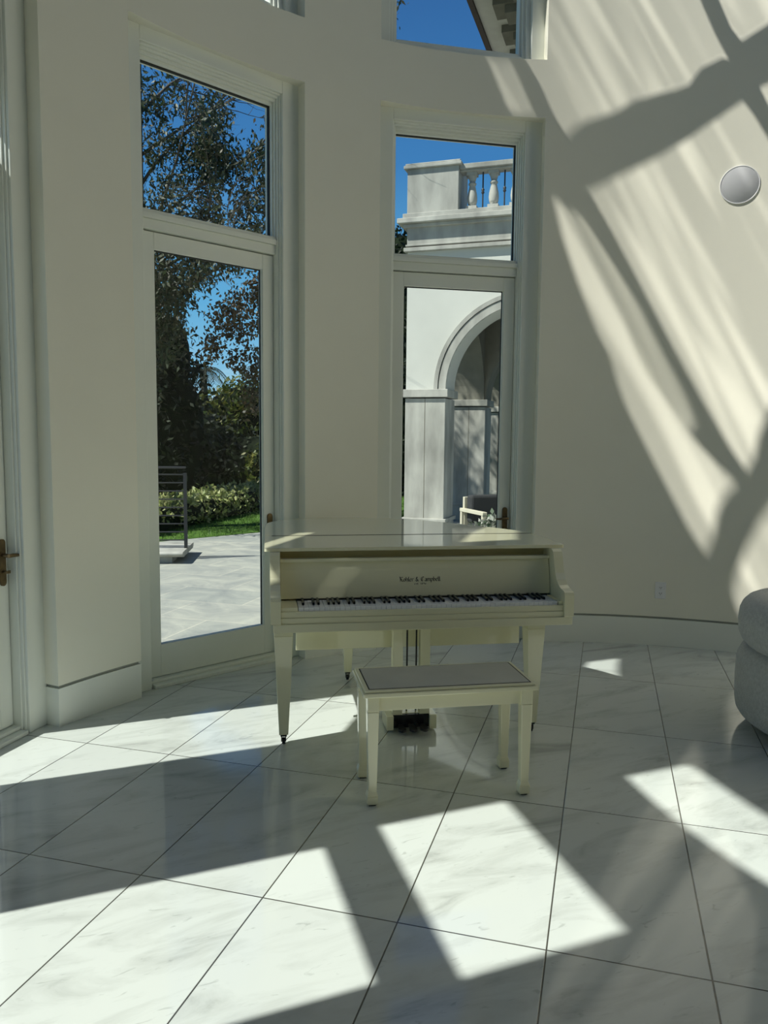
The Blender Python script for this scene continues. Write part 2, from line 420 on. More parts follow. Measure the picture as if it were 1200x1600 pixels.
ZB, ZG, ZH, ZU0, ZU1 = .197, .213, 3.68, 4.06, 4.86    # baseboard, groove, door head, upper window bottom/top
def wall_run(name, a0, a1, label):
    """curved wall from a0 to a1 (degrees, growing leftward) with its openings cut out"""
    mb = MB(); bb = MB(); gv = MB()
    cuts = sorted([(d-HW, d+HW) for d in DOORS if d+HW > a0 and d-HW < a1])
    edges = [a0]
    for c in cuts: edges += [max(a0, c[0]), min(a1, c[1])]
    edges.append(a1)
    for i in range(0, len(edges), 2):                 # solid piers
        if edges[i+1]-edges[i] > .01:
            sector(mb, edges[i], edges[i+1], ZG, ZH)
            sector(bb, edges[i], edges[i+1], 0, ZB, R, R+.12)
            sector(gv, edges[i]+.18, edges[i+1]-.18, ZB, ZG, R+.012, R+.12)
            sector(mb, edges[i], edges[i+1], ZU0, ZU1)
    sector(mb, a0, a1, ZH, ZU0); sector(mb, a0, a1, ZU1, ZC)
    w = mb.build(name, M['wall']); tag(w, label, 'wall', kind='structure')
    side = name.split('_')[1]
    b = bb.build('baseboard_' + side, M['base']); tag(b, 'flush pale baseboard below the groove of the ' + label, 'baseboard', kind='structure')
    g = gv.build('groove', M['groove'], w)
    return w
wall_run('wall_right', 41, 92.2, 'blank curved plaster wall with the round speaker and sun patches')
wall_run('wall_back', 92.2, 144.3, 'curved plaster wall piece holding the two full glass doors')
wall_run('wall_left', 144.3, 215, 'narrow curved plaster pier with lit foot by the cut off door')

# straight walls of the open living room the rotunda belongs to
P_L = pol(R, 215); P_R = pol(R, 41)
def straight(name, p, q, label, openings=(), th=.25, out=1, mat='taupe'):
    p = Vector(p[:2]); q = Vector(q[:2]); d = (q-p); L = d.length; d /= L
    Mx = Matrix.Translation((p.x, p.y, 0)) @ Matrix.Rotation(math.atan2(d.y, d.x), 4, 'Z')
    mb = MB(); y0, y1 = (0, th) if out > 0 else (-th, 0)
    x = 0
    for (a, b, z0, z1) in openings:
        mb.box(x, a, y0, y1, 0, ZC, Mx); mb.box(a, b, y0, y1, 0, z0, Mx); mb.box(a, b, y0, y1, z1, ZC, Mx); x = b
    mb.box(x, L, y0, y1, 0, ZC, Mx)
    w = mb.build(name, M[mat]); tag(w, label, 'wall', kind='structure')
    return Mx
mxl = straight('wall_west', P_L, (-1.9,-5.6), 'straight side wall behind the viewpoint with added tall windows', [(1.9,3.1,.1,3.6),(4.0,5.2,.1,3.6)], out=-1)
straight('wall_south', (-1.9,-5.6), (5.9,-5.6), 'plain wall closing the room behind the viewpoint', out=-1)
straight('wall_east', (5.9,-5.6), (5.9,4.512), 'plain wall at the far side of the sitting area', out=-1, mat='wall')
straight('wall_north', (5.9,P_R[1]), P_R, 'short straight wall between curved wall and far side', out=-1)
for i, (a, b) in enumerate(((1.9,3.1),(4.0,5.2))):  # added windows, their sun bounces around the unseen room
    mb = MB()
    for s in ((a,a+.07),(b-.07,b)): mb.box(s[0], s[1], -.18, -.06, .1, 3.6, mxl)
    for z in ((.1,.2),(2.6,2.72),(3.5,3.6)): mb.box(a, b, -.18, -.06, z[0], z[1], mxl)
    w = mb.build('window_%d' % (9+i), M['trim']); tag(w, 'tall white window added in the unseen side wall to let sun in, %s one from the doors' % ('first','second')[i], 'window', kind='structure')
    g = MB(); g.box(a+.06, b-.06, -.125, -.118, .15, 3.55, mxl); g.build('pane', M['glass'], w)

# floor
arc = [pol(3.37, a)[:2] for a in range(41, 216, 3)] + [pol(3.37, 215)[:2]]
fl = MB(); fl.prism(arc + [(-2.1,-5.8),(6.1,-5.8),(6.1,4.63)], -.06, 0)
tag(fl.build('floor', M['floor']), 'polished white marble floor of large oblong slabs', 'floor', kind='structure')

# ceiling with added skylights, shaped to throw sun patches on the walls
SUN_CUTS = dict(
P0=[(-0.558,5.041),(-0.39,5.066),(-0.473,4.972),(-0.653,4.954)],
P1=[(-0.27,5.135),(-0.09,5.235),(0.06,5.262),(0.286,5.26),(1.166,5.144),(1.095,5.066),(1.028,4.971),(0.984,4.886),(0.956,4.908),(0.798,4.932),(0.649,4.92),(0.443,4.95),(0.256,4.969),(0.104,4.963),(-0.124,4.963),(-0.241,4.954),(-0.352,4.936),(-0.342,4.978),(-0.297,5.033)],
P2=[(1.262,5.109),(1.194,5.031),(1.135,4.95),(1.127,4.898),(1.235,4.881),(1.353,4.86),(1.468,4.836),(1.632,4.915)],
P3=[(-0.46,4.817),(-0.198,4.828),(0.049,4.825),(0.273,4.818),(0.55,4.803),(0.768,4.785),(0.877,4.771),(0.868,4.715),(0.825,4.609),(0.76,4.481),(-0.131,4.053),(-0.411,4.036),(-0.569,4.011),(-0.699,3.972),(-0.814,3.961),(-0.795,4.052),(-0.734,4.208),(-0.654,4.395),(-0.566,4.574),(-0.504,4.703)],
P4=[(1.015,4.756),(1.121,4.734),(1.234,4.709),(0.961,4.664)],
P5=[(-0.75,4.798),(-0.693,4.804),(-0.692,4.773),(-0.744,4.701),(-0.799,4.608),(-0.841,4.515),(-0.927,4.438),(-0.974,4.363),(-0.974,4.278),(-0.972,4.175),(-0.965,4.101),(-0.941,4.016),(-0.918,3.955),(-1.057,3.956),(-1.182,3.936),(-1.315,3.893),(-1.466,3.865),(-1.443,3.957),(-1.377,4.094),(-1.31,4.225),(-1.259,4.315),(-1.197,4.381),(-1.115,4.443),(-1.092,4.502),(-0.99,4.615),(-0.869,4.72)],
P6=[(-0.692,4.773),(-0.644,4.781),(-0.621,4.755),(-0.642,4.642),(-0.674,4.525),(-0.746,4.396),(-0.806,4.266),(-0.873,4.18),(-0.972,4.175),(-0.974,4.278),(-0.974,4.363),(-0.927,4.438),(-0.841,4.515),(-0.799,4.608),(-0.744,4.701)],
P7=[(-0.556,3.831),(-0.829,3.82),(-0.993,3.809),(-1.199,3.78),(-1.391,3.739),(-1.483,3.712),(-1.531,3.666),(-1.561,3.608),(-1.57,3.552),(-1.539,3.498),(-1.402,3.423)])
def throw(a, z):
    p = pol(R, a, z); k = (ZC-z)/1.244
    return (p[0]-.9225*k, p[1]-.386*k)
def throw2(p, z):
    k = (ZC-z)/1.244
    return (p[0]-.9225*k, p[1]-.386*k)
st = [56-14*i/4 for i in range(5)]
SUN_CUTS['P8'] = [throw(a, 5.2) for a in st] + [throw(a, .9) for a in st[::-1]]
SUN_CUTS['P9'] = [throw2((5.9, y), 5.2) for y in (4.4,1.0)] + [throw2((5.9, y), .4) for y in (1.0,4.4)]  # last two openings added to bounce sun onto the left walls
outer = [pol(3.40, a)[:2] for a in range(41, 216, 3)] + [pol(3.40, 215)[:2], (-2.2,-5.9),(6.15,-5.9),(6.15,4.66)]
vs = [Vector(p) for p in outer]; loops = [list(range(len(outer)))]
for k, p in SUN_CUTS.items():
    n = len(vs); vs += [Vector(q) for q in p]; loops.append(list(range(n, n+len(p))))
edges = []
for lp in loops: edges += [(lp[i], lp[(i+1) % len(lp)]) for i in range(len(lp))]
ov, oe, of, _, _, _ = delaunay_2d_cdt(vs, edges, [], 0, 1e-5)
def inside(p, poly):
    c = False; n = len(poly)
    for i in range(n):
        x0, y0 = poly[i]; x1, y1 = poly[(i+1) % n]
        if (y0 > p[1]) != (y1 > p[1]) and p[0] < (x1-x0)*(p[1]-y0)/(y1-y0)+x0: c = not c
    return c
keep = []
for f in of:
    c = (sum(ov[i][0] for i in f)/len(f), sum(ov[i][1] for i in f)/len(f))
    if inside(c, outer) and not any(inside(c, p) for p in SUN_CUTS.values()): keep.append(f)
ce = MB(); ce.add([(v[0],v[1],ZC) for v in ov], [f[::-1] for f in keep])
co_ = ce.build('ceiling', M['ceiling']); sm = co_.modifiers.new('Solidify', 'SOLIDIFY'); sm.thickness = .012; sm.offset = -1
tag(co_, 'flat dark taupe ceiling with added skylight openings shaped to throw sun patches', 'ceiling', kind='structure')
for i, (k, p) in enumerate(SUN_CUTS.items()):
    cxy = (sum(q[0] for q in p)/len(p), sum(q[1] for q in p)/len(p))
    mb = MB(); mb.add([(q[0],q[1],ZC+.02) for q in p], [list(range(len(p)))])
    o = mb.build('window_%d' % (11+i), M['dim_streakglass'] if k == 'P6' else (M['clear'] if k in ('P8','P9') else M['streakglass']))
    tag(o, 'added skylight pane shaped to throw sun on the walls, piece %s' % ('one','two','three','four','five','six','seven','eight','nine','ten','eleven','twelve')[i], 'skylight', kind='structure')

# ------------------------------------------------------------------ doors, transoms, upper windows
def ring(mb, si, so_, z0, zi, zo, d0, d1):
    """jambs and head: inner half width si, outer so_, head from zi to zo"""
    for s in (-1, 1):
        mb.box(min(s*si, s*so_), max(s*si, s*so_), d0, d1, z0, zo)
    mb.box(-si, si, d0, d1, zi, zo)
def full(mb, si, so_, z0o, z0i, z1i, z1o, d0, d1):
    ring(mb, si, so_, z0o, z1i, z1o, d0, d1); mb.box(-si, si, d0, d1, z0o, z0i)
WHERE = {164.6:'cut off by the left edge', 133.7:'beside the left end of the piano', 102.8:'behind the piano', 195.5:'beyond the left edge'}
SEES = {164.6:'showing only its handle stile', 133.7:'with garden lawn and patio behind it', 102.8:'with the stone arcade behind it', 195.5:'on the sunny side'}
def handle(parent, sg=1):
    h = MB()
    pl = [(.4155+.019*math.cos(t), .955+.019*math.sin(t)) for t in np.linspace(0, PI, 9)] + [(.4155+.019*math.cos(t), .765+.019*math.sin(t)) for t in np.linspace(PI, 2*PI, 9)]
    h.prism(pl, 3.267-D0, 3.276-D0, 'y')
    o = h.build('handle_plate', M['bronze'], parent, bevel=.002)
    l = MB()
    l.tube([(.4155,3.27-D0,.895),(.4155,3.225-D0,.895)], .009, 10)
    l.tube([(.4155+sg*q, 3.2-D0+y_, z_) for q, y_, z_ in ((-.010,.025,.895),(.015,.022,.896),(.055,.024,.892),(.085,.028,.893))], [.009,.010,.008,.006], 10)
    l.build('lever', M['bronze'], o)
    k = MB(); k.tube([(.4155,3.27-D0,.815),(.4155,3.245-D0,.815)], .007, 10); k.box(.410,.432,3.240-D0,3.248-D0,.808,.822)
    k.build('thumb_turn', M['bronze'], o)
D0 = 3.2
for i, a in enumerate(DOORS):
    n = Vector((math.cos(rad(a)), math.sin(rad(a)), 0))
    base = (CX + D0*n.x, CY + D0*n.y, 0)
    # casing in the wall opening
    t = MB()
    ring(t, .474, .605, 0, 3.605, 3.69, 3.197-D0, 3.33-D0)
    ring(t, .466, .475, 0, 3.592, 3.606, 3.212-D0, 3.33-D0)
    ring(t, .457, .467, 0, 3.578, 3.593, 3.228-D0, 3.34-D0)
    t.box(-.457, .457, 3.252-D0, 3.345-D0, 2.632, 2.69)       # transom bar
    t.box(-.457, .457, 3.236-D0, 3.345-D0, 2.69, 2.722)
    t.box(-.457, .457, 3.245-D0, 3.345-D0, 2.722, 2.735)
    t.box(-.457, .457, 3.19-D0, 3.40-D0, 0, .022)              # threshold
    t.box(-.457, .457, 3.235-D0, 3.40-D0, .022, .04)
    o = t.build('trim_%d' % (i+1), M['trim'], bevel=.004); o.location = base; o.rotation_euler.z = rad(a-90)
    tag(o, 'stepped white casing and threshold around the glass door ' + WHERE[a], 'door frame', kind='structure')
    # fixed transom light
    w = empty('window_%d' % (i+1), base, rad(a-90)); tag(w, 'transom window over the glass door ' + WHERE[a], 'window', kind='structure')
    f = MB()
    full(f, .449, .457, 2.735, 2.74, 3.562, 3.578, 3.246-D0, 3.34-D0)
    full(f, .440, .450, 2.735, 2.742, 3.545, 3.563, 3.266-D0, 3.34-D0)
    f.build('sash', M['trim'], w, bevel=.002)
    g = MB(); full(g, .4345, .4405, 2.738, 2.7465, 3.5395, 3.5455, 3.290-D0, 3.312-D0); g.build('gasket', M['gasket'], w)
    p = MB(); p.add([(-.438,3.30-D0,2.743),(.438,3.30-D0,2.743),(.438,3.30-D0,3.543),(-.438,3.30-D0,3.543)], [(0,1,2,3)]); p.build('pane', M['glass'], w)
    # door leaf
    d = empty('door_%d' % (i+1), base, rad(a-90)); tag(d, 'white full glass door ' + WHERE[a] + ' ' + SEES[a], 'door', kind='structure')
    l = MB()
    full(l, .372, .4535, .044, .236, 2.531, 2.626, 3.276-D0, 3.322-D0)
    full(l, .366, .373, .229, .237, 2.530, 2.536, 3.283-D0, 3.315-D0)
    lf = l.build('leaf', M['trim'], d, bevel=.003)
    g = MB(); full(g, .3625, .3665, .228, .2345, 2.5245, 2.5305, 3.294-D0, 3.306-D0); g.build('gasket', M['gasket'], d)
    p = MB(); p.add([(-.365,3.30-D0,.232),(.365,3.30-D0,.232),(.365,3.30-D0,2.527),(-.365,3.30-D0,2.527)], [(0,1,2,3)]); p.build('pane', M['glass'], d)
    g = MB(); ring(g, .4525, .4570, .042, 2.6255, 2.632, 3.300-D0, 3.32-D0); g.build('weather_strip', M['gasket'], d)
    handle(d, -1 if a == 102.8 else 1)
    # upper window
    u = empty('window_%d' % (i+5), base, rad(a-90)); tag(u, 'high square window above the transom over the door ' + WHERE[a], 'window', kind='structure')
    f = MB()
    full(f, .505, .61, 4.045, 4.07, 4.80, 4.87, 3.205-D0, 3.34-D0)
    full(f, .475, .506, 4.06, 4.098, 4.785, 4.81, 3.235-D0, 3.34-D0)
    full(f, .455, .476, 4.07, 4.13, 4.77, 4.79, 3.255-D0, 3.34-D0)
    full(f, .440, .456, 4.08, 4.155, 4.755, 4.775, 3.275-D0, 3.34-D0)
    f.build('sash', M['trim'], u, bevel=.003)
    p = MB(); p.add([(-.445,3.30-D0,4.15),(.445,3.30-D0,4.15),(.445,3.30-D0,4.76),(-.445,3.30-D0,4.76)], [(0,1,2,3)]); p.build('pane', M['glass'], u)

# exterior pilaster and the first transom's blind, both added to keep sun out
mb = MB(); sector(mb, 146.2, 151.5, 0, ZC+.1, RO, 3.95); sector(mb, 145.9, 151.8, -.03, .35, RO, 4.0)
tag(mb.build('wall_sun_baffle', M['plaster']), 'plastered exterior pilaster added to block grazing sun between the two left door openings', 'baffle', kind='structure')
a_ = 164.6; n_ = Vector((math.cos(rad(a_)), math.sin(rad(a_)), 0))
rb_ = empty('added_blind', (CX+3.36*n_.x, CY+3.36*n_.y, 3.07), rad(a_-90)); tag(rb_, 'half lowered grey blind added to shade the transom at the left edge', 'blind')
mb = MB(); mb.box(-.45,.45,-.003,.003,.0,.51); mb.build('fabric', M['blind'], rb_)
mb = MB(); mb.box(-.45,.45,-.007,.007,-.02,.004); mb.build('hem_bar', M['trim'], rb_)
mb = MB(); mb.tube([(-.45,0,.53),(.45,0,.53)], .028, 12); mb.build('roller', M['trim'], rb_)
# wall fittings
s = empty('wall_speaker', pol(R, 68.77, 3.177), rad(68.77-90)); tag(s, 'round white speaker flush in the sunlit curved wall', 'speaker')
mb = MB(); mb.lathe([(.117,0),(.117,.006),(.115,.008),(.0,.0085)], seg=48)
for q in mb.v: pass
mb.v = [(x, -z, y) for x, y, z in mb.v]; mb.build('grille', M['speaker'], s)
mb = MB(); mb.lathe([(.1165,-.01),(.124,-.01),(.124,.008),(.122,.010),(.118,.009),(.1165,.004)], seg=48)
mb.v = [(x, -z, y) for x, y, z in mb.v]; mb.build('rim', M['plastic'], s)
s = empty('power_outlet', pol(R, 75.8, .405), rad(75.8-90)); tag(s, 'white wall outlet low on the curved wall', 'outlet')
mb = MB(); mb.box(-.037,.037,-.006,.004,-.060,.060); mb.build('cover_plate', M['plastic'], s, bevel=.003)
for z in (-.021,.021):
    mb = MB(); mb.prism([(.0155*math.cos(t), z+.0125*math.sin(t)) for t in np.linspace(0, 2*PI, 20, endpoint=False)], -.0085, -.003, 'y')
    r_ = mb.build('receptacle', M['plastic'], s)
    mb = MB()
    for x in (-.006,.006): mb.box(x-.0012, x+.0012, -.0092, -.008, z-.002, z+.006)
    mb.box(-.002,.002,-.0092,-.008,z-.009,z-.005); mb.build('slot', M['black'], r_)

# ------------------------------------------------------------------ grand piano
TH = rad(9)
pn = empty('grand_piano', (-.487,3.45,0), TH)
tag(pn, 'glossy ivory baby grand piano with its lid closed, standing before the doors', 'piano')
iv = M['ivory']
def prt(name, mb, mat, parent=pn, bevel=.003): return mb.build(name, mat, parent, bevel=bevel)
mb = MB(); mb.box(-.008,1.414,0,.42,.59,.628); prt('keybed', mb, iv)
mb = MB(); mb.box(.028,1.372,.010,.05,.628,.655); mb.box(.028,1.372,.016,.045,.655,.683); prt('key_slip', mb, iv, bevel=.002)
armp = [(0,.628),(0,.733),(.006,.745),(.018,.751),(.055,.757),(.085,.768),(.112,.79),(.132,.82),(.146,.855),(.158,.895),(.17,.92),(.19,.931),(.36,.931),(.36,.628)]
mb = MB(); mb.prism(armp, -.020,.027,'x'); prt('arm', mb, iv)
mb = MB(); mb.prism(armp, 1.372,1.419,'x'); prt('arm', mb, iv)
mb = MB(); mb.box(.028,.104,.024,.188,.64,.701); prt('key_block', mb, iv)
mb = MB(); mb.box(1.351,1.371,.024,.188,.64,.701); prt('key_block', mb, iv)
mb = MB(); mb.box(.106,1.350,.05,.2,.64,.665); prt('key_frame', mb, M['dark'], bevel=0)
KW = 1.240/52
wk0 = bk0 = None
names = 'ABCDEFG'
for k in range(52):
    if wk0 is None:
        mb = MB(); mb.box(.0004,KW-.0007,.028,.188,.662,.699); wk0 = prt('white_key', mb, M['white_key'], bevel=.0012); o = wk0
    else:
        o = wk0.copy(); COL.objects.link(o); o.parent = pn
    o.location = (.107+k*KW,0,0)
for k in range(51):
    if names[k % 7] in 'ACDFG':
        if bk0 is None:
            mb = MB(); mb.prism([(.080,.697),(.085,.710),(.188,.712),(.188,.697)], -.0052, .0052, 'x'); bk0 = prt('black_key', mb, M['black'], bevel=.001); o = bk0
        else:
            o = bk0.copy(); COL.objects.link(o); o.parent = pn
        o.location = (.107+(k+1)*KW,0,0)
mb = MB(); mb.box(.104,1.352,.186,.20,.66,.7065); prt('felt_strip', mb, M['dark'], bevel=0)
# fallboard
mb = MB(); mb.prism([(.190,.706),(.198,.76),(.214,.84),(.226,.879),(.248,.879),(.236,.84),(.222,.76),(.212,.706)], .031,1.369,'x')
fb = prt('fallboard', mb, iv, bevel=.002)
mb = MB(); mb.box(.029,1.371,.212,.252,.879,.895); prt('fallboard_rail', mb, iv, fb, .003)
mb = MB(); mb.box(.02,1.38,.30,.312,.60,.93); prt('music_shelf', mb, M['ivory_dull'])
# blackletter decal, drawn with a broad nib
GL = {
 'K':(.95,[[(.0,.0),(.25,.12),(.25,1.0),(.05,1.12)],[(.25,.55),(.6,1.1),(.8,1.0)],[(.3,.6),(.55,.45),(.62,.1),(.85,.0)],[(.0,.75),(.25,.85)]]),
 'o':(.62,[[(.3,.0),(.08,.18),(.08,.55),(.3,.72),(.5,.55),(.5,.18),(.3,.0)]]),
 'h':(.66,[[(.1,.05),(.1,1.1),(.22,1.2)],[(.1,.55),(.35,.72),(.52,.55),(.52,.15),(.38,-.12)]]),
 'l':(.34,[[(.22,1.2),(.1,1.08),(.1,.12),(.26,.0)]]),
 'e':(.58,[[(.1,.35),(.45,.52),(.3,.72),(.08,.55),(.08,.18),(.3,.0),(.48,.12)]]),
 'r':(.5,[[(.1,.0),(.1,.7)],[(.1,.55),(.32,.72),(.44,.6)]]),
 '&':(.9,[[(.75,.0),(.2,.75),(.3,1.05),(.5,.95),(.45,.75),(.1,.35),(.2,.05),(.45,.0),(.75,.45)]]),
 'C':(1.0,[[(.85,.95),(.6,1.1),(.25,.95),(.12,.6),(.2,.2),(.5,.0),(.85,.2)],[(.45,1.0),(.42,.2)]]),
 'a':(.62,[[(.1,.6),(.3,.72),(.5,.6),(.5,.1),(.6,.0)],[(.5,.4),(.2,.35),(.1,.15),(.28,.0),(.48,.12)]]),
 'm':(1.0,[[(.1,.0),(.1,.7)],[(.1,.55),(.3,.72),(.46,.6),(.46,.0)],[(.46,.55),(.66,.72),(.82,.6),(.82,.1),(.92,.0)]]),
 'p':(.66,[[(.1,-.35),(.1,.72)],[(.1,.55),(.34,.72),(.54,.55),(.54,.15),(.34,.0),(.1,.1)]]),
 'b':(.64,[[(.22,1.2),(.1,1.08),(.1,.1),(.32,.0),(.52,.18),(.52,.52),(.34,.7),(.1,.55)]]),
 's':(.5,[[(.4,.62),(.22,.72),(.08,.55),(.38,.25),(.28,.02),(.06,.08)]]), 't':(.42,[[(.15,.95),(.15,.12),(.32,.0)],[(.0,.7),(.34,.7)]]),
 '.':(.28,[[(.1,.0),(.14,.05)]]), '1':(.4,[[(.05,.85),(.2,1.0),(.2,.0)]]),
 '8':(.6,[[(.3,.5),(.1,.75),(.3,1.0),(.5,.75),(.3,.5),(.08,.25),(.3,.0),(.52,.25),(.3,.5)]]),
 '9':(.6,[[(.5,.7),(.3,.5),(.1,.72),(.3,1.0),(.5,.75),(.42,.0)]]), '6':(.6,[[(.45,1.0),(.12,.4),(.3,.0),(.5,.28),(.3,.52),(.12,.35)]]), ' ':(.45,[])}
def lettering(text, x0, zb, size, width, name):
    tot = sum(GL[c][0] for c in text); sxx = width/tot
    mb = MB(); x = x0; nib = Vector((.078, .058))
    for c in text:
        w, strokes = GL[c]
        for st in strokes:
            for p, q in zip(st[:-1], st[1:]):
                p = Vector(p); q = Vector(q)
                pts = [p-nib, p+nib, q+nib, q-nib]
                # order them around
                cc = (p+q)/2; pts.sort(key=lambda v: math.atan2(v.y-cc.y, v.x-cc.x))
                vs3 = []
                for v in pts:
                    z = zb + v.y*size
                    y = .190 + (.008*(z-.697)/.063 if z < .76 else .008 + .016*(z-.76)/.08)
                    vs3.append((x + v.x*sxx, y-.0006, z))
                mb.add(vs3, [(0,1,2,3)])
        x += w*sxx
    return mb.build(name, M['ink'], fb)
lettering('Kohler & Campbell', .605, .7785, .0195, .204, 'lettering')
lettering('est. 1896', .678, .7635, .0078, .060, 'lettering')
# lid and rim
side = [(1.45,.70),(1.405,.83),(1.318,.977),(1.18,1.16),(1.035,1.355),(.841,1.525),(.576,1.610),(.324,1.622),(.111,1.536),(-.010,1.36),(-.036,1.14),(-.038,.926)]
sm_ = smooth_poly(side, 6, closed=False)
mb = MB(); mb.prism([(-.04,.700)] + [(1.452,.700)] + sm_[1:], .931,.947); prt('lid', mb, iv, bevel=.004)
mb = MB(); mb.prism([(-.045,.232),(-.035,.222),(1.443,.222),(1.453,.232),(1.453,.690),(-.040,.690)], .931,.947); prt('lid_flap', mb, iv, bevel=.004)
mb = MB(); mb.box(-.004,1.447,.687,.703,.9385,.9478); prt('hinge', mb, M['dark'], bevel=0)
inner = [(x + (.026 if x < .7 else -.026)*(1 if y < 1.3 else .6), y - (.026 if y > 1.1 else 0)) for x, y in sm_]
mb = MB(); mb.prism([(-.018,.34),(1.417,.34)] + inner, .60,.931, smooth=True); prt('rim', mb, iv, bevel=0)
mb = MB(); mb.box(.111,1.295,.42,.45,.392,.60); prt('under_panel', mb, iv)
# legs
def leg(x, y, w0=.045):
    mb = MB(); mb.frustum((x,y), (.022,.022), .052, (x,y), (w0,w0), .54); mb.box(x-w0,x+w0,y-w0,y+w0,.54,.60)
    lg = prt('leg', mb, iv, bevel=.003)
    c = MB(); c.box(x-.015,x+.015,y-.015,y+.015,.042,.054); c.box(x-.012,x-.008,y-.006,y+.012,.014,.045); c.box(x+.008,x+.012,y-.006,y+.012,.014,.045)
    w = [(y+.004+.016*math.cos(t), .016+.016*math.sin(t)) for t in np.linspace(0, 2*PI, 20, endpoint=False)]
    c.prism(w, x-.0075, x+.0075, 'x', True); c.build('caster', M['rubber'], lg)
leg(.042,.18); leg(1.285,.18); leg(.457,1.14)
# pedal lyre
mb = MB(); mb.box(.485,.885,.235,.40,.528,.592); lb = prt('lyre_block', mb, iv)
for x in (.588,.728):
    mb = MB(); mb.box(x,x+.052,.275,.325,.05,.56); prt('lyre_post', mb, iv)
mb = MB(); mb.box(.556,.592,.25,.40,.012,.085); mb.box(.776,.812,.25,.40,.012,.085); mb.box(.59,.778,.29,.40,.012,.085); pb = prt('pedal_box', mb, iv)
mb = MB(); mb.box(.592,.776,.270,.292,.016,.083); prt('pedal_front', mb, M['black'], pb, .002)
for x in (.628,.684,.740):
    pts = smooth_poly([(x-.012,.272),(x-.016,.23),(x-.019,.20),(x,.182),(x+.019,.20),(x+.016,.23),(x+.012,.272)], 4, False)
    mb = MB(); mb.prism(pts, .024,.036); prt('pedal', mb, M['rubber'], pb, .002)
for x in (.671,.719):
    mb = MB(); mb.tube([(x,.33,.07),(x,.33,.58)], .0045, 8); prt('pedal_rod', mb, M['rubber'], bevel=0)

# ------------------------------------------------------------------ bench
bn = empty('piano_bench', (.254,3.205,0), rad(10)); tag(bn, 'ivory wooden bench with grey padded seat in front of the piano', 'bench')
mb = MB(); mb.box(-.362,.362,-.165,.165,.451,.470); mb.box(-.355,.355,-.158,.158,.470,.480); prt('seat_frame', mb, iv, bn, .004)
mb = MB(); mb.box(-.334,.334,-.139,.139,.472,.4825); prt('seat_pad', mb, M['seat'], bn, .004)
mb = MB(); full(mb, .334,.335, .476,.477,.478,.479, 0, .001) if False else None
mb = MB()
for (x0,x1,y0,y1) in ((-.338,.338,-.143,-.139),(-.338,.338,.139,.143),(-.338,-.334,-.143,.143),(.334,.338,-.143,.143)): mb.box(x0,x1,y0,y1,.472,.4808)
prt('piping', mb, M['dark'], bn, 0)
for y in (-.140,.122):
    mb = MB(); mb.box(-.32,.32,y,y+.018,.390,.452); prt('apron', mb, iv, bn, .002)
for x in (-.328,.310):
    mb = MB(); mb.box(x,x+.018,-.13,.13,.390,.452); prt('apron', mb, iv, bn, .002)
for sx_ in (-1,1):
    for sy in (-1,1):
        mb = MB(); c = (sx_*.320, sy*.130)
        mb.frustum(c,(.017,.017),.055,c,(.0235,.0235),.39); mb.box(c[0]-.0235,c[0]+.0235,c[1]-.0235,c[1]+.0235,.39,.452)
        mb.frustum(c,(.0215,.0215),.006,c,(.023,.023),.04); mb.frustum(c,(.023,.023),.04,c,(.017,.017),.058)
        lg = prt('leg', mb, iv, bn, .003)
        mb = MB(); mb.box(c[0]-.014,c[0]+.014,c[1]-.014,c[1]+.014,0,.007); prt('glide', mb, M['rubber'], lg, 0)

# ------------------------------------------------------------------ tub chair at the right edge
ch = empty('lounge_chair', (2.42,3.80,0), rad(90)); tag(ch, 'rounded grey upholstered chair cut off by the right edge', 'chair')
mb = MB(); mb.superell((0,0,.235), (.60,.60,.225), .38, 1); mb.build('seat_base', M['boucle'], ch)
mb = MB(); mb.superell((0,0,.015), (.30,.30,.016), .3, 1); mb.build('plinth', M['rubber'], ch)
mb = MB(); mb.superell((0,-.06,.46), (.44,.44,.09), .5, .8); mb.build('seat_cushion', M['boucle'], ch, )
# back: a bolster bent round the seat
vs = []; fs = []; NU, NV = 40, 20
for i in range(NU+1):
    t = rad(-50 + 280*i/NU); endk = math.sin(PI*min(1, max(0, i/NU)))**.35
    for j in range(NV):
        p = 2*PI*j/NV
        rr = .47 + .13*endk*math.copysign(abs(math.cos(p))**.8, math.cos(p)); zz = .55 + .14*endk*math.copysign(abs(math.sin(p))**.8, math.sin(p))
        vs.append((rr*math.cos(t), rr*math.sin(t), zz))
for i in range(NU):
    for j in range(NV): fs.append((i*NV+j, i*NV+(j+1) % NV, (i+1)*NV+(j+1) % NV, (i+1)*NV+j))
mb = MB(); mb.add(vs, fs, True); mb.build('backrest', M['boucle'], ch)

# ------------------------------------------------------------------ outside: ground
def ground(name, poly, z, mat, label, cat):
    mb = MB(); mb.prism(poly, z-.1, z); o = mb.build(name, mat); tag(o, label, cat, kind='structure'); return o
ed = Vector((1.229,1.178)).normalized()
ground('patio', [(-14,-8),(-2.4,-8),(-1.75,.3)] + [pol(3.40, a)[:2] for a in range(213, 41, -4)] + [(3.9,4.9),(6.6,4.9),(16,4.9),(16,30),(3.5,17.46),(-1.968,12.217),(-14,.684)], -.03, M['patio'], 'sunlit slate paving outside the glass doors', 'patio')
ground('lawn', [(-14,.684),(-1.968,12.217),(3.5,17.46),(16,30),(16,60),(-40,60),(-40,.684)], -.025, M['lawn'], 'bright green lawn between paving and low hedge', 'lawn')

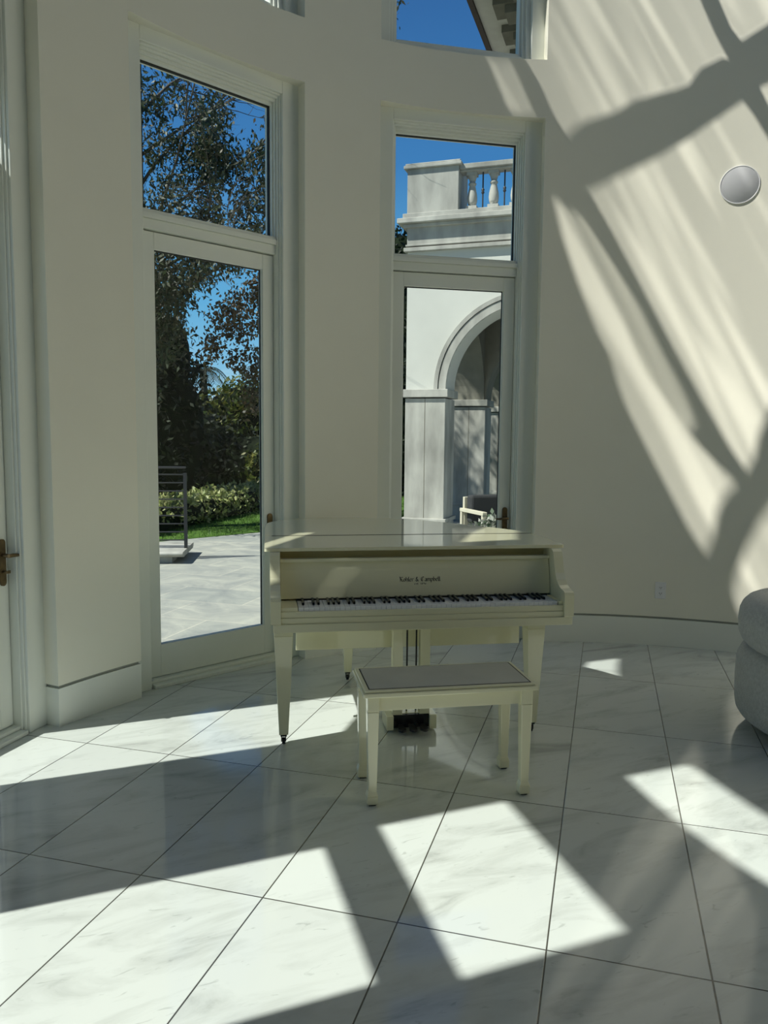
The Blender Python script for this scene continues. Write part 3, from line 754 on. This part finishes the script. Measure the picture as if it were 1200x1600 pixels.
# grass blades on the visible part of the lawn
N = 15000
u = rng.random(N)*13-3.0; v = rng.random(N)*4.2+.02
gx = -3.197 + ed.x*u - ed.y*v; gy = 11.039 + ed.y*u + ed.x*v
V = np.zeros((N,3,3)); ang = rng.random(N)*2*PI; w_ = .006
V[:,0] = np.stack([gx+np.cos(ang)*w_, gy+np.sin(ang)*w_, np.full(N,-.025)], -1); V[:,1] = np.stack([gx-np.cos(ang)*w_, gy-np.sin(ang)*w_, np.full(N,-.025)], -1)
V[:,2] = np.stack([gx+rng.normal(0,.02,N), gy+rng.normal(0,.02,N), .01+rng.random(N)*.03], -1)
mb = MB(); mb.v = [tuple(p) for p in V.reshape(-1,3)]; mb.f = [(3*i,3*i+1,3*i+2) for i in range(N)]; mb.s = [False]*N
tag(mb.build('grass', M['grass']), 'short grass blades covering the lawn', 'grass', kind='stuff')

# ------------------------------------------------------------------ plants
def leaves(centers, n, spread, size, aspect=.42, droop=.5):
    """n leaves round every centre; returns MB"""
    C_ = np.repeat(np.asarray(centers, float), n, 0); K = len(C_)
    P = C_ + rng.normal(0, 1, (K,3))*np.asarray(spread)
    d = rng.normal(0, 1, (K,3)); d[:,2] -= droop; d /= np.linalg.norm(d, axis=1)[:,None]
    s = rng.normal(0, 1, (K,3)); s -= (s*d).sum(1)[:,None]*d; s /= np.linalg.norm(s, axis=1)[:,None]
    L = size*(.6+.8*rng.random(K))[:,None]
    V = np.stack([P, P+d*L*.45+s*L*aspect*.5, P+d*L, P+d*L*.45-s*L*aspect*.5], 1)
    mb = MB(); mb.v = [tuple(p) for p in V.reshape(-1,3)]; mb.f = [(4*i,4*i+1,4*i+2,4*i+3) for i in range(K)]; mb.s = [False]*K
    return mb
# a point in the garden at ground distance y along a surveyed bearing
def at(px, py, y):
    x_ = px-600; y_ = py-800
    c, s_ = math.cos(ROLL), math.sin(ROLL); xx = c*x_+s_*y_; yy = -s_*x_+c*y_
    cp, sp = math.cos(PITCH), math.sin(PITCH)
    d = Vector((xx, F*cp-yy*sp, -F*sp-yy*cp)); k = y/d.y
    return (d.x*k, y, HC+d.z*k)

def branchy(mb, p, d, L, r, depth, tips):
    q = [p]; cur = Vector(p); dd = Vector(d).normalized()
    for i in range(4):
        dd = (dd + Vector((random.gauss(0,.13), random.gauss(0,.13), random.gauss(.02,.1)))).normalized()
        cur = cur + dd*L/4; q.append(cur.copy())
        if depth <= 1: tips.append(tuple(cur))
    mb.tube(q, [r*(1-.16*i) for i in range(5)], 6 if depth < 2 else 8, caps=False)
    if depth > 0:
        for k in range(3 if depth > 1 else 4):
            j = random.choice((2,3,4)); nd = (dd + Vector((random.gauss(0,.75), random.gauss(0,.75), random.gauss(.05,.5)))).normalized()
            branchy(mb, q[j], nd, L*random.uniform(.55,.8), r*.52, depth-1, tips)

# the large tree beyond the paving, left of the view
t1 = empty('broadleaf_tree', (-4.05,12.6,-.03)); tag(t1, 'tall dark leaved tree whose branches fill the left transom', 'tree')
tm = MB(); base = Vector((-4.05,12.6,-.05))
tm.tube([(-4.05,12.6,-.05),(-4.0,12.55,1.6),(-3.92,12.5,3.2),(-3.86,12.4,4.6),(-3.80,12.3,6.2),(-3.72,12.2,8.2)], [.20,.17,.14,.11,.08,.04], 10)
tips = []
for (z, dx, dy, dz, L) in ((3.3,.8,-.3,.35,1.5),(3.9,.9,.1,.55,1.9),(4.3,.7,-.4,.8,2.1),(4.7,1,.2,.75,2.2),(5.2,.55,.2,1,2.2),(5.7,.8,-.3,.8,1.8),(6.3,.5,.4,1,1.6),(4.0,-.7,.3,.6,1.8),(5.0,-.8,-.2,.8,1.8),(4.2,.1,.8,.6,1.7),(3.6,.5,.7,.5,1.7)):
    branchy(tm, (-3.86,12.4,z), (dx,dy,dz), L, .028, 3, tips)
for o_ in tm.v[:0]: pass
tm.v = [(x+4.05, y-12.6, z+.03) for x, y, z in tm.v]
tm.build('trunk', M['bark'], t1)
def seen(p):
    x, y, z = p; z -= HC; cp, sp = math.cos(PITCH), math.sin(PITCH)
    return 600+F*x/(y*cp-z*sp), 800-F*(y*sp+z*cp)/(y*cp-z*sp)
crown = []
for p in tips:
    u_, v_ = seen(p)
    if not (200 < u_ < 425 and 60 < v_ < 640) and p[1] > 11.7: crown.append((p[0]+4.05, p[1]-12.6, p[2]+.03))
# clumps of the crown
cl = []
def fill(x0, x1, y0, y1, n, d0, d1, keep=None):
    for _ in range(n):
        px, py = random.uniform(x0,x1), random.uniform(y0,y1)
        if keep and not keep(px, py): continue
        cl.append(at(px, py, random.uniform(d0,d1)))
fill(160,330,60,390, 104, 11.6,13.4)
fill(300,430,230,400, 74, 11.4,13.2, lambda x,y: y > 210+ (430-x)*.1)
fill(300,350,150,260, 30, 11.4,13)
fill(215,410,355,450, 96, 11.2,12.8, lambda x,y: y < 470-(x-240)*.42)
fill(225,300,430,560, 60, 11.2,12.8, lambda x,y: x < 300-(y-440)*.25)
fill(120,235,420,640, 60, 11.2,12.8)
cl = [(x+4.05, y-12.6, z+.03) for x, y, z in cl] + crown[::3]
leaves(cl, 62, .112, .088, .36, .8).build('foliage', M['leaf_tree'], t1)

# brown leaved branch tree on the right of the door view
t2 = empty('brown_leaved_tree', (-1.15,15.4,-.03)); tag(t2, 'tree with brown drooping leaf sprays at the right of the garden door view', 'tree')
tm = MB(); tm.tube([(0,0,0),(.05,0,2),(-.02,0,4),(-.1,-.1,6.5)], [.13,.11,.09,.04], 8)
for (z, e_) in ((3.6,(-1.0,-1.3,4.7)),(4.2,(-1.3,-1.2,4.2)),(4.8,(-1.4,-.8,5.6)),(3.3,(-.8,-1.4,3.3))):
    tm.tube(smooth_poly([(0,0,z-.3),(e_[0]*.4,e_[1]*.5,(z+e_[2])/2+.25),e_], 5, False), .018, 6, False)
tm.build('trunk', M['bark'], t2)
cl = []
fill(330,412,455,540, 62, 13.6,14.6, lambda x,y: (x-378)**2/2000+(y-492)**2/1500 < 1)
fill(322,345,525,556, 9, 13.8,14.4); fill(362,372,552,572, 4, 13.9,14.2); fill(388,412,545,640, 22, 13.8,14.6)
fill(395,440,430,470, 20, 13.8,14.6)
cl += [(-1.2+random.gauss(0,.36), 15.3+random.gauss(0,.5), random.uniform(4.6,8.0)) for _ in range(70)]
cl = [(x+1.15, y-15.4, z+.03) for x, y, z in cl]
leaves(cl, 34, .10, .075, .6, .8).build('foliage', M['leaf_brown'], t2)

def bush(name, label, mat, blobs, n, size, spread=.16, cat='bush', droop=.2, aspect=.5, group=None):
    """blobs = [(cx,cy,cz,rx,ry,rz)]: leaves over dense dark inner bodies"""
    x0, y0 = blobs[0][0], blobs[0][1]
    b = empty(name, (x0,y0,-.03)); tag(b, label, cat, group)
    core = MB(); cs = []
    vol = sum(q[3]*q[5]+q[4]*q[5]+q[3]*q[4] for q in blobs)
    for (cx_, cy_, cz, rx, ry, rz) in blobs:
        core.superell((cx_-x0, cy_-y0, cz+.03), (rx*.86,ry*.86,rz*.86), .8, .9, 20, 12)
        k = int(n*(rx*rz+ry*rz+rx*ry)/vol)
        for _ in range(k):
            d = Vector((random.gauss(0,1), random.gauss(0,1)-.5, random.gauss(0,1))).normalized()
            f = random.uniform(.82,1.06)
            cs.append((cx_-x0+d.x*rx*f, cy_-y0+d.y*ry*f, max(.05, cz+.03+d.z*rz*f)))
    core.build('inner_core', M['core'], b)
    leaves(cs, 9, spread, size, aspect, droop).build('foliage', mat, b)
    return b
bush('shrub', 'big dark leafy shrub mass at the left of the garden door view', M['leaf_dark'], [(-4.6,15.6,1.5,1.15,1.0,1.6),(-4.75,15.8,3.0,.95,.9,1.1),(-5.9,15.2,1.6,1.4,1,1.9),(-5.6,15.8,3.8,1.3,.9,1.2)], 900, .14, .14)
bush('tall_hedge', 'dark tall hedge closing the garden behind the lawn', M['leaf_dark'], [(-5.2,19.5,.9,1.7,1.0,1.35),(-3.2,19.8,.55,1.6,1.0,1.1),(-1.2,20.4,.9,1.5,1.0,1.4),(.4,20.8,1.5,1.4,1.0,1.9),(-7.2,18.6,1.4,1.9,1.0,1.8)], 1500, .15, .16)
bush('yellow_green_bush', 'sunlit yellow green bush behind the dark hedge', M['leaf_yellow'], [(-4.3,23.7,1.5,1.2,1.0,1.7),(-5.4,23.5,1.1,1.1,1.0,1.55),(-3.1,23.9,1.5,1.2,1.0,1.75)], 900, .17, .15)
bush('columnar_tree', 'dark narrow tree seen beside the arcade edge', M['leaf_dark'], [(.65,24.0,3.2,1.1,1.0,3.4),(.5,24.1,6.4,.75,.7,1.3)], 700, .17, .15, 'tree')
bush('green_shrub', 'bright green leafed shrub standing before the dark hedge', M['leaf_yellow'], [(-2.75,18.3,.75,.42,.35,.42)], 60, .12, .12)
# low variegated hedge along the lawn
p0, p1 = Vector((-4.35,9.6)), Vector((-1.95,19.9)); dirh = (p1-p0).normalized()
hb = empty('low_hedge', (p0.x,p0.y,-.03), math.atan2(dirh.y, dirh.x)); tag(hb, 'low variegated yellow and green hedge along the lawn', 'hedge')
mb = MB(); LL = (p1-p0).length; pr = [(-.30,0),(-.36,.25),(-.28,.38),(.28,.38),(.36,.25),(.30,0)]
mb.prism([(y+.0,z) for y,z in pr], 0, LL, 'x'); mb.build('inner_core', M['core'], hb)
cs = []
for _ in range(1100):
    s_ = random.random(); u_ = random.random()*LL
    y_, z_ = ((-.36+random.uniform(-.05,.05), random.uniform(.02,.42)) if s_ < .5 else ((random.uniform(-.34,.34), .42+random.uniform(-.06,.07)) if s_ < .85 else (.36, random.uniform(.05,.4))))
    cs.append((u_, -y_, z_))
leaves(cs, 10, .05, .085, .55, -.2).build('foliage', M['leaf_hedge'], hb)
# palm
pt = at(318,578,27); pm = empty('palm_tree', (pt[0],pt[1],-.03)); tag(pm, 'distant palm with drooping fronds against the sky', 'palm tree')
mb = MB(); mb.tube([(0,0,0),(.05,0,1.8),(0,0,pt[2])], [.16,.13,.11], 8); mb.build('trunk', M['bark'], pm)
for k in range(16):
    a_ = 2*PI*k/16+random.uniform(-.2,.2); up = random.uniform(.1,.9)
    pts = [Vector((math.cos(a_)*t*.85, math.sin(a_)*t*.85, pt[2]+up*t*.9-1.25*t*t*(.6+.3*up))) for t in np.linspace(0,1,9)]
    mb = MB(); mb.tube(pts, .012, 4, False)
    for i in range(1,9):
        for sgn in (-1,1):
            for h in (0,.5):
                p = pts[i].lerp(pts[i-1], h); dv = (pts[i]-pts[i-1]).normalized(); sd = dv.cross(Vector((0,0,1))).normalized()*sgn
                tip = p + sd*.22 + dv*.14 + Vector((0,0,-.13))
                mb.add([p, p+dv*.03, tip], [(0,1,2)])
    mb.build('frond', M['leaf_dark'], pm)
# far house glimpsed beside the arcade
hs = empty('house', (.9,30,-.03)); tag(hs, 'far grey house glimpsed at the left of the arcade', 'house')
mb = MB(); mb.box(-2.2,2.4,0,3,0,4.0); mb.build('wall', M['house'], hs)
mb = MB(); mb.box(-2.5,2.7,-.3,3.3,4.0,4.25); mb.build('roof', M['roof'], hs)
mb = MB(); mb.box(-2.2,2.4,-.1,0,2.7,2.95); mb.build('band', M['roof'], hs)

# ------------------------------------------------------------------ curb and railing
cb = empty('low_stone_curb', (-3.65,9.05,-.03), rad(6)); tag(cb, 'low moulded stone curb at the left edge of the paving', 'curb')
mb = MB(); mb.box(-3,1.14,0,.75,0,.10); mb.build('body', M['cast'], cb)
prof = [(-.03,.075),(-.06,.085),(-.07,.095),(-.10,.105),(-.105,.12),(-.095,.135),(-.07,.14),(.80,.14),(.83,.13),(.83,.10),(.79,.085),(.77,.075)]
mb = MB(); mb.prism(prof, -3, 1.28, 'x'); mb.build('coping', M['cast'], cb, bevel=.008)
rl = empty('metal_railing', (-2.42,9.45,.11), rad(186)); tag(rl, 'dark metal railing of thin horizontal bars standing on the curb', 'railing')
for x in (0,1.25,2.5):
    mb = MB(); mb.box(x-.02,x+.02,-.012,.012,0,.92); mb.build('post', M['steel'], rl)
for k in range(10):
    mb = MB(); mb.tube([(-.01,0,.10+.1*k if k < 9 else .985),(2.6,0,.10+.1*k if k < 9 else .985)], .008 if k < 9 else .014, 8); mb.build('bar', M['steel'], rl)

# ------------------------------------------------------------------ arcade pavilion
pv = empty('arcade_pavilion', (.295,11.482,-.03), rad(-18)); tag(pv, 'stone arcade pavilion with arches and balustrade beyond the back door', 'pavilion')
PX, PY, PW = 2.927, 3.08, .60
def pillar(x, y):
    mb = MB(); mb.box(x,x+PW,y,y+PW,.33,2.08); p = mb.build('pillar', M['cast'], pv, bevel=.006)
    mb = MB(); mb.box(x-.012,x+PW+.012,y-.012,y+PW+.012,0,.28); mb.box(x-.04,x+PW+.04,y-.04,y+PW+.04,.28,.335); mb.build('plinth', M['cast'], p, bevel=.008)
    mb = MB(); mb.box(x-.043,x+PW+.043,y-.043,y+PW+.043,2.095,2.21); mb.build('capital', M['cast'], p, bevel=.008)
    mb = MB(); mb.box(x+.295,x+.303,y-.0015,y+.01,.34,2.08); mb.build('joint', M['corbel'], p)
for i in range(3):
    for j in range(3): pillar(i*PX, j*PY)
def comb(pitch, n, zs=2.21, zt=4.18, w=PW, e0=0):
    Lx = n*pitch + w; r = (pitch-w)/2
    pts = [(e0,zs),(e0,zt),(Lx-e0,zt),(Lx-e0,zs)]
    for k in range(n-1,-1,-1):
        c = w + k*pitch + r
        pts += [(c+r*math.cos(t), zs+r*math.sin(t)) for t in np.linspace(0, PI, 33)]
    return pts
for j in range(3):
    mb = MB(); mb.prism(comb(PX,2), j*PY+.03, j*PY+PW-.03, 'y'); mb.build('arched_wall', M['plaster'] if j == 0 else M['vault_shade'], pv)
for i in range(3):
    mb = MB(); mb.prism(comb(PY,2,e0=.06), i*PX+.03, i*PX+PW-.03, 'x'); mb.build('side_arched_wall', M['vault_shade'], pv)
for k in range(2):
    c = PW + k*PX + (PX-PW)/2; r = (PX-PW)/2
    for (ra, rb, y_) in ((r, r+.105, .0), (r+.118, r+.175, -.012)):
        T = np.linspace(0, PI, 41)
        mb = MB(); mb.prism([(c+ra*math.cos(t), 2.21+ra*math.sin(t)) for t in T] + [(c+rb*math.cos(t), 2.21+rb*math.sin(t)) for t in T[::-1]], y_, .06, 'y'); mb.build('archivolt', M['cast'], pv)
mb = MB(); mb.box(.1,2*PX+.5,.1,2*PY+.5,3.60,3.75); mb.build('inner_ceiling', M['vault_shade'], pv)
LX = 2*PX+PW; LY = 2*PY+PW
mb = MB(); mb.box(-.04,LX+.04,-.04,LY,4.16,4.215); mb.box(-.02,LX+.02,-.02,LY,4.235,4.26); mb.build('string_course', M['cast'], pv, bevel=.006)
mb = MB(); mb.box(0,LX,0,LY,4.26,4.50); mb.build('frieze', M['cast'], pv)
mb = MB(); mb.box(-.05,LX+.05,-.05,LY,4.49,4.54); mb.box(-.12,LX+.12,-.12,LY,4.54,4.61); mb.box(-.055,LX+.055,-.055,LY,4.61,4.685); mb.build('cornice', M['cast'], pv, bevel=.008)
for x in (0,PX-.05):
    mb = MB(); mb.box(x-.005,x+.74,0,.60,4.685,5.30); p = mb.build('balustrade_pier', M['cast'], pv, bevel=.006)
    mb = MB(); mb.box(x-.05,x+.785,-.045,.645,5.30,5.345); mb.box(x-.03,x+.765,-.025,.625,5.345,5.375); mb.build('pier_cap', M['cast'], p, bevel=.008)
mb = MB(); mb.box(.74,PX-.05,.04,.32,5.255,5.325); mb.box(.74,PX-.05,.08,.28,5.23,5.256); mb.build('handrail', M['cast'], pv, bevel=.008)
bp_ = [(.055,0),(.055,.0),(.040,.10),(.060,.125),(.058,.15),(.075,.22),(.070,.28),(.048,.36),(.040,.40),(.055,.41),(.055,.43),(.038,.44),(.052,.49),(.066,.53),(.06,.545)]
b0 = None
for k in range(6):
    x = .90 + .306*k
    if b0 is None:
        mb = MB(); mb.lathe([(.052,.08),(.040,.10),(.060,.115),(.066,.14),(.072,.19),(.066,.25),(.048,.33),(.040,.37),(.054,.38),(.054,.40),(.038,.41),(.05,.46),(.064,.495),(.062,.505)], (0,.18,4.685), 20)
        mb.box(-.075,.075,.105,.255,4.685,4.768); mb.box(-.07,.07,.11,.25,5.185,5.24); b0 = mb.build('baluster', M['cast'], pv); o = b0
    else:
        o = b0.copy(); COL.objects.link(o); o.parent = pv
    o.location = (x,0,0)
r0_ = None
for k in range(5):
    x = 1.05 + .306*k
    if r0_ is None:
        mb = MB(); mb.tube([(0,.18,4.685),(0,.18,5.24)], .0105, 8); mb.lathe([(.011,0),(.024,.02),(.016,.04),(.024,.06),(.011,.08)], (0,.18,4.93), 10); r0_ = mb.build('iron_rod', M['iron'], pv); o = r0_
    else:
        o = r0_.copy(); COL.objects.link(o); o.parent = pv
    o.location = (x,0,0)

# roof eave of the wing on the right
ev = empty('wing_eave', (.30,7.60,6.5), rad(-18)); tag(ev, 'overhanging eave with dark fascia and stepped corbels above the back door', 'eave')
mb = MB(); mb.box(0,.06,-.9,4.4,-.04,.16); mb.build('fascia', M['fascia'], ev)
mb = MB(); mb.box(.06,1.5,-.9,4.4,.0,.06); mb.build('soffit', M['soffit'], ev)
for k in range(7):
    y = -.52 + .63*k
    mb = MB()
    for q, (x_, z_) in enumerate(((.28,0),(.42,-.09),(.58,-.18),(.80,-.27))): mb.box(x_,1.5,y+.03*min(q,1),y+.34-.03*min(q,1),z_-.09,z_)
    mb.build('corbel', M['corbel'], ev, bevel=.004)
wg = MB(); wg.box(1.5,1.75,.35,2.6,-6.53,0); wg.build('gable_wall', M['plaster'], ev)

# patio furniture
pc = empty('patio_armchair', (1.42,9.95,-.03), rad(20)); tag(pc, 'beige framed outdoor armchair with charcoal cushions in front of the arcade', 'armchair')
for s_ in (-1,1):
    mb = MB()
    for (x,y) in ((s_*.31,-.30),(s_*.31,.30)): mb.box(x-.025,x+.025,y-.025,y+.025,0,.60)
    mb.box(s_*.31-.03,s_*.31+.03,-.33,.33,.56,.605); mb.build('arm_frame', M['wicker'], pc, bevel=.005)
mb = MB(); mb.box(-.30,.30,-.30,.30,.22,.27); mb.box(-.30,.30,.27,.32,.22,.75); mb.build('seat_frame', M['wicker'], pc, bevel=.005)
mb = MB(); mb.box(-.27,.27,-.31,.24,.27,.42); mb.build('seat_cushion', M['cushion'], pc, bevel=.03)
mb = MB(); mb.box(-.27,.27,.12,.27,.42,.78); mb.build('back_cushion', M['cushion'], pc, bevel=.03)
pp = empty('potted_plant', (1.28,9.15,-.03)); tag(pp, 'flowering plant in a white pot seen beside the back door handle', 'potted plant')
mb = MB(); mb.lathe([(.11,0),(.15,.38),(.16,.40),(.135,.40),(.13,.37)], seg=24); mb.build('pot', M['pot'], pp)
cs = [(random.gauss(0,.08), random.gauss(0,.08), .48+random.gauss(0,.06)) for _ in range(40)]
leaves(cs, 8, .03, .07, .6, -.4).build('foliage', M['leaf_pot'], pp)
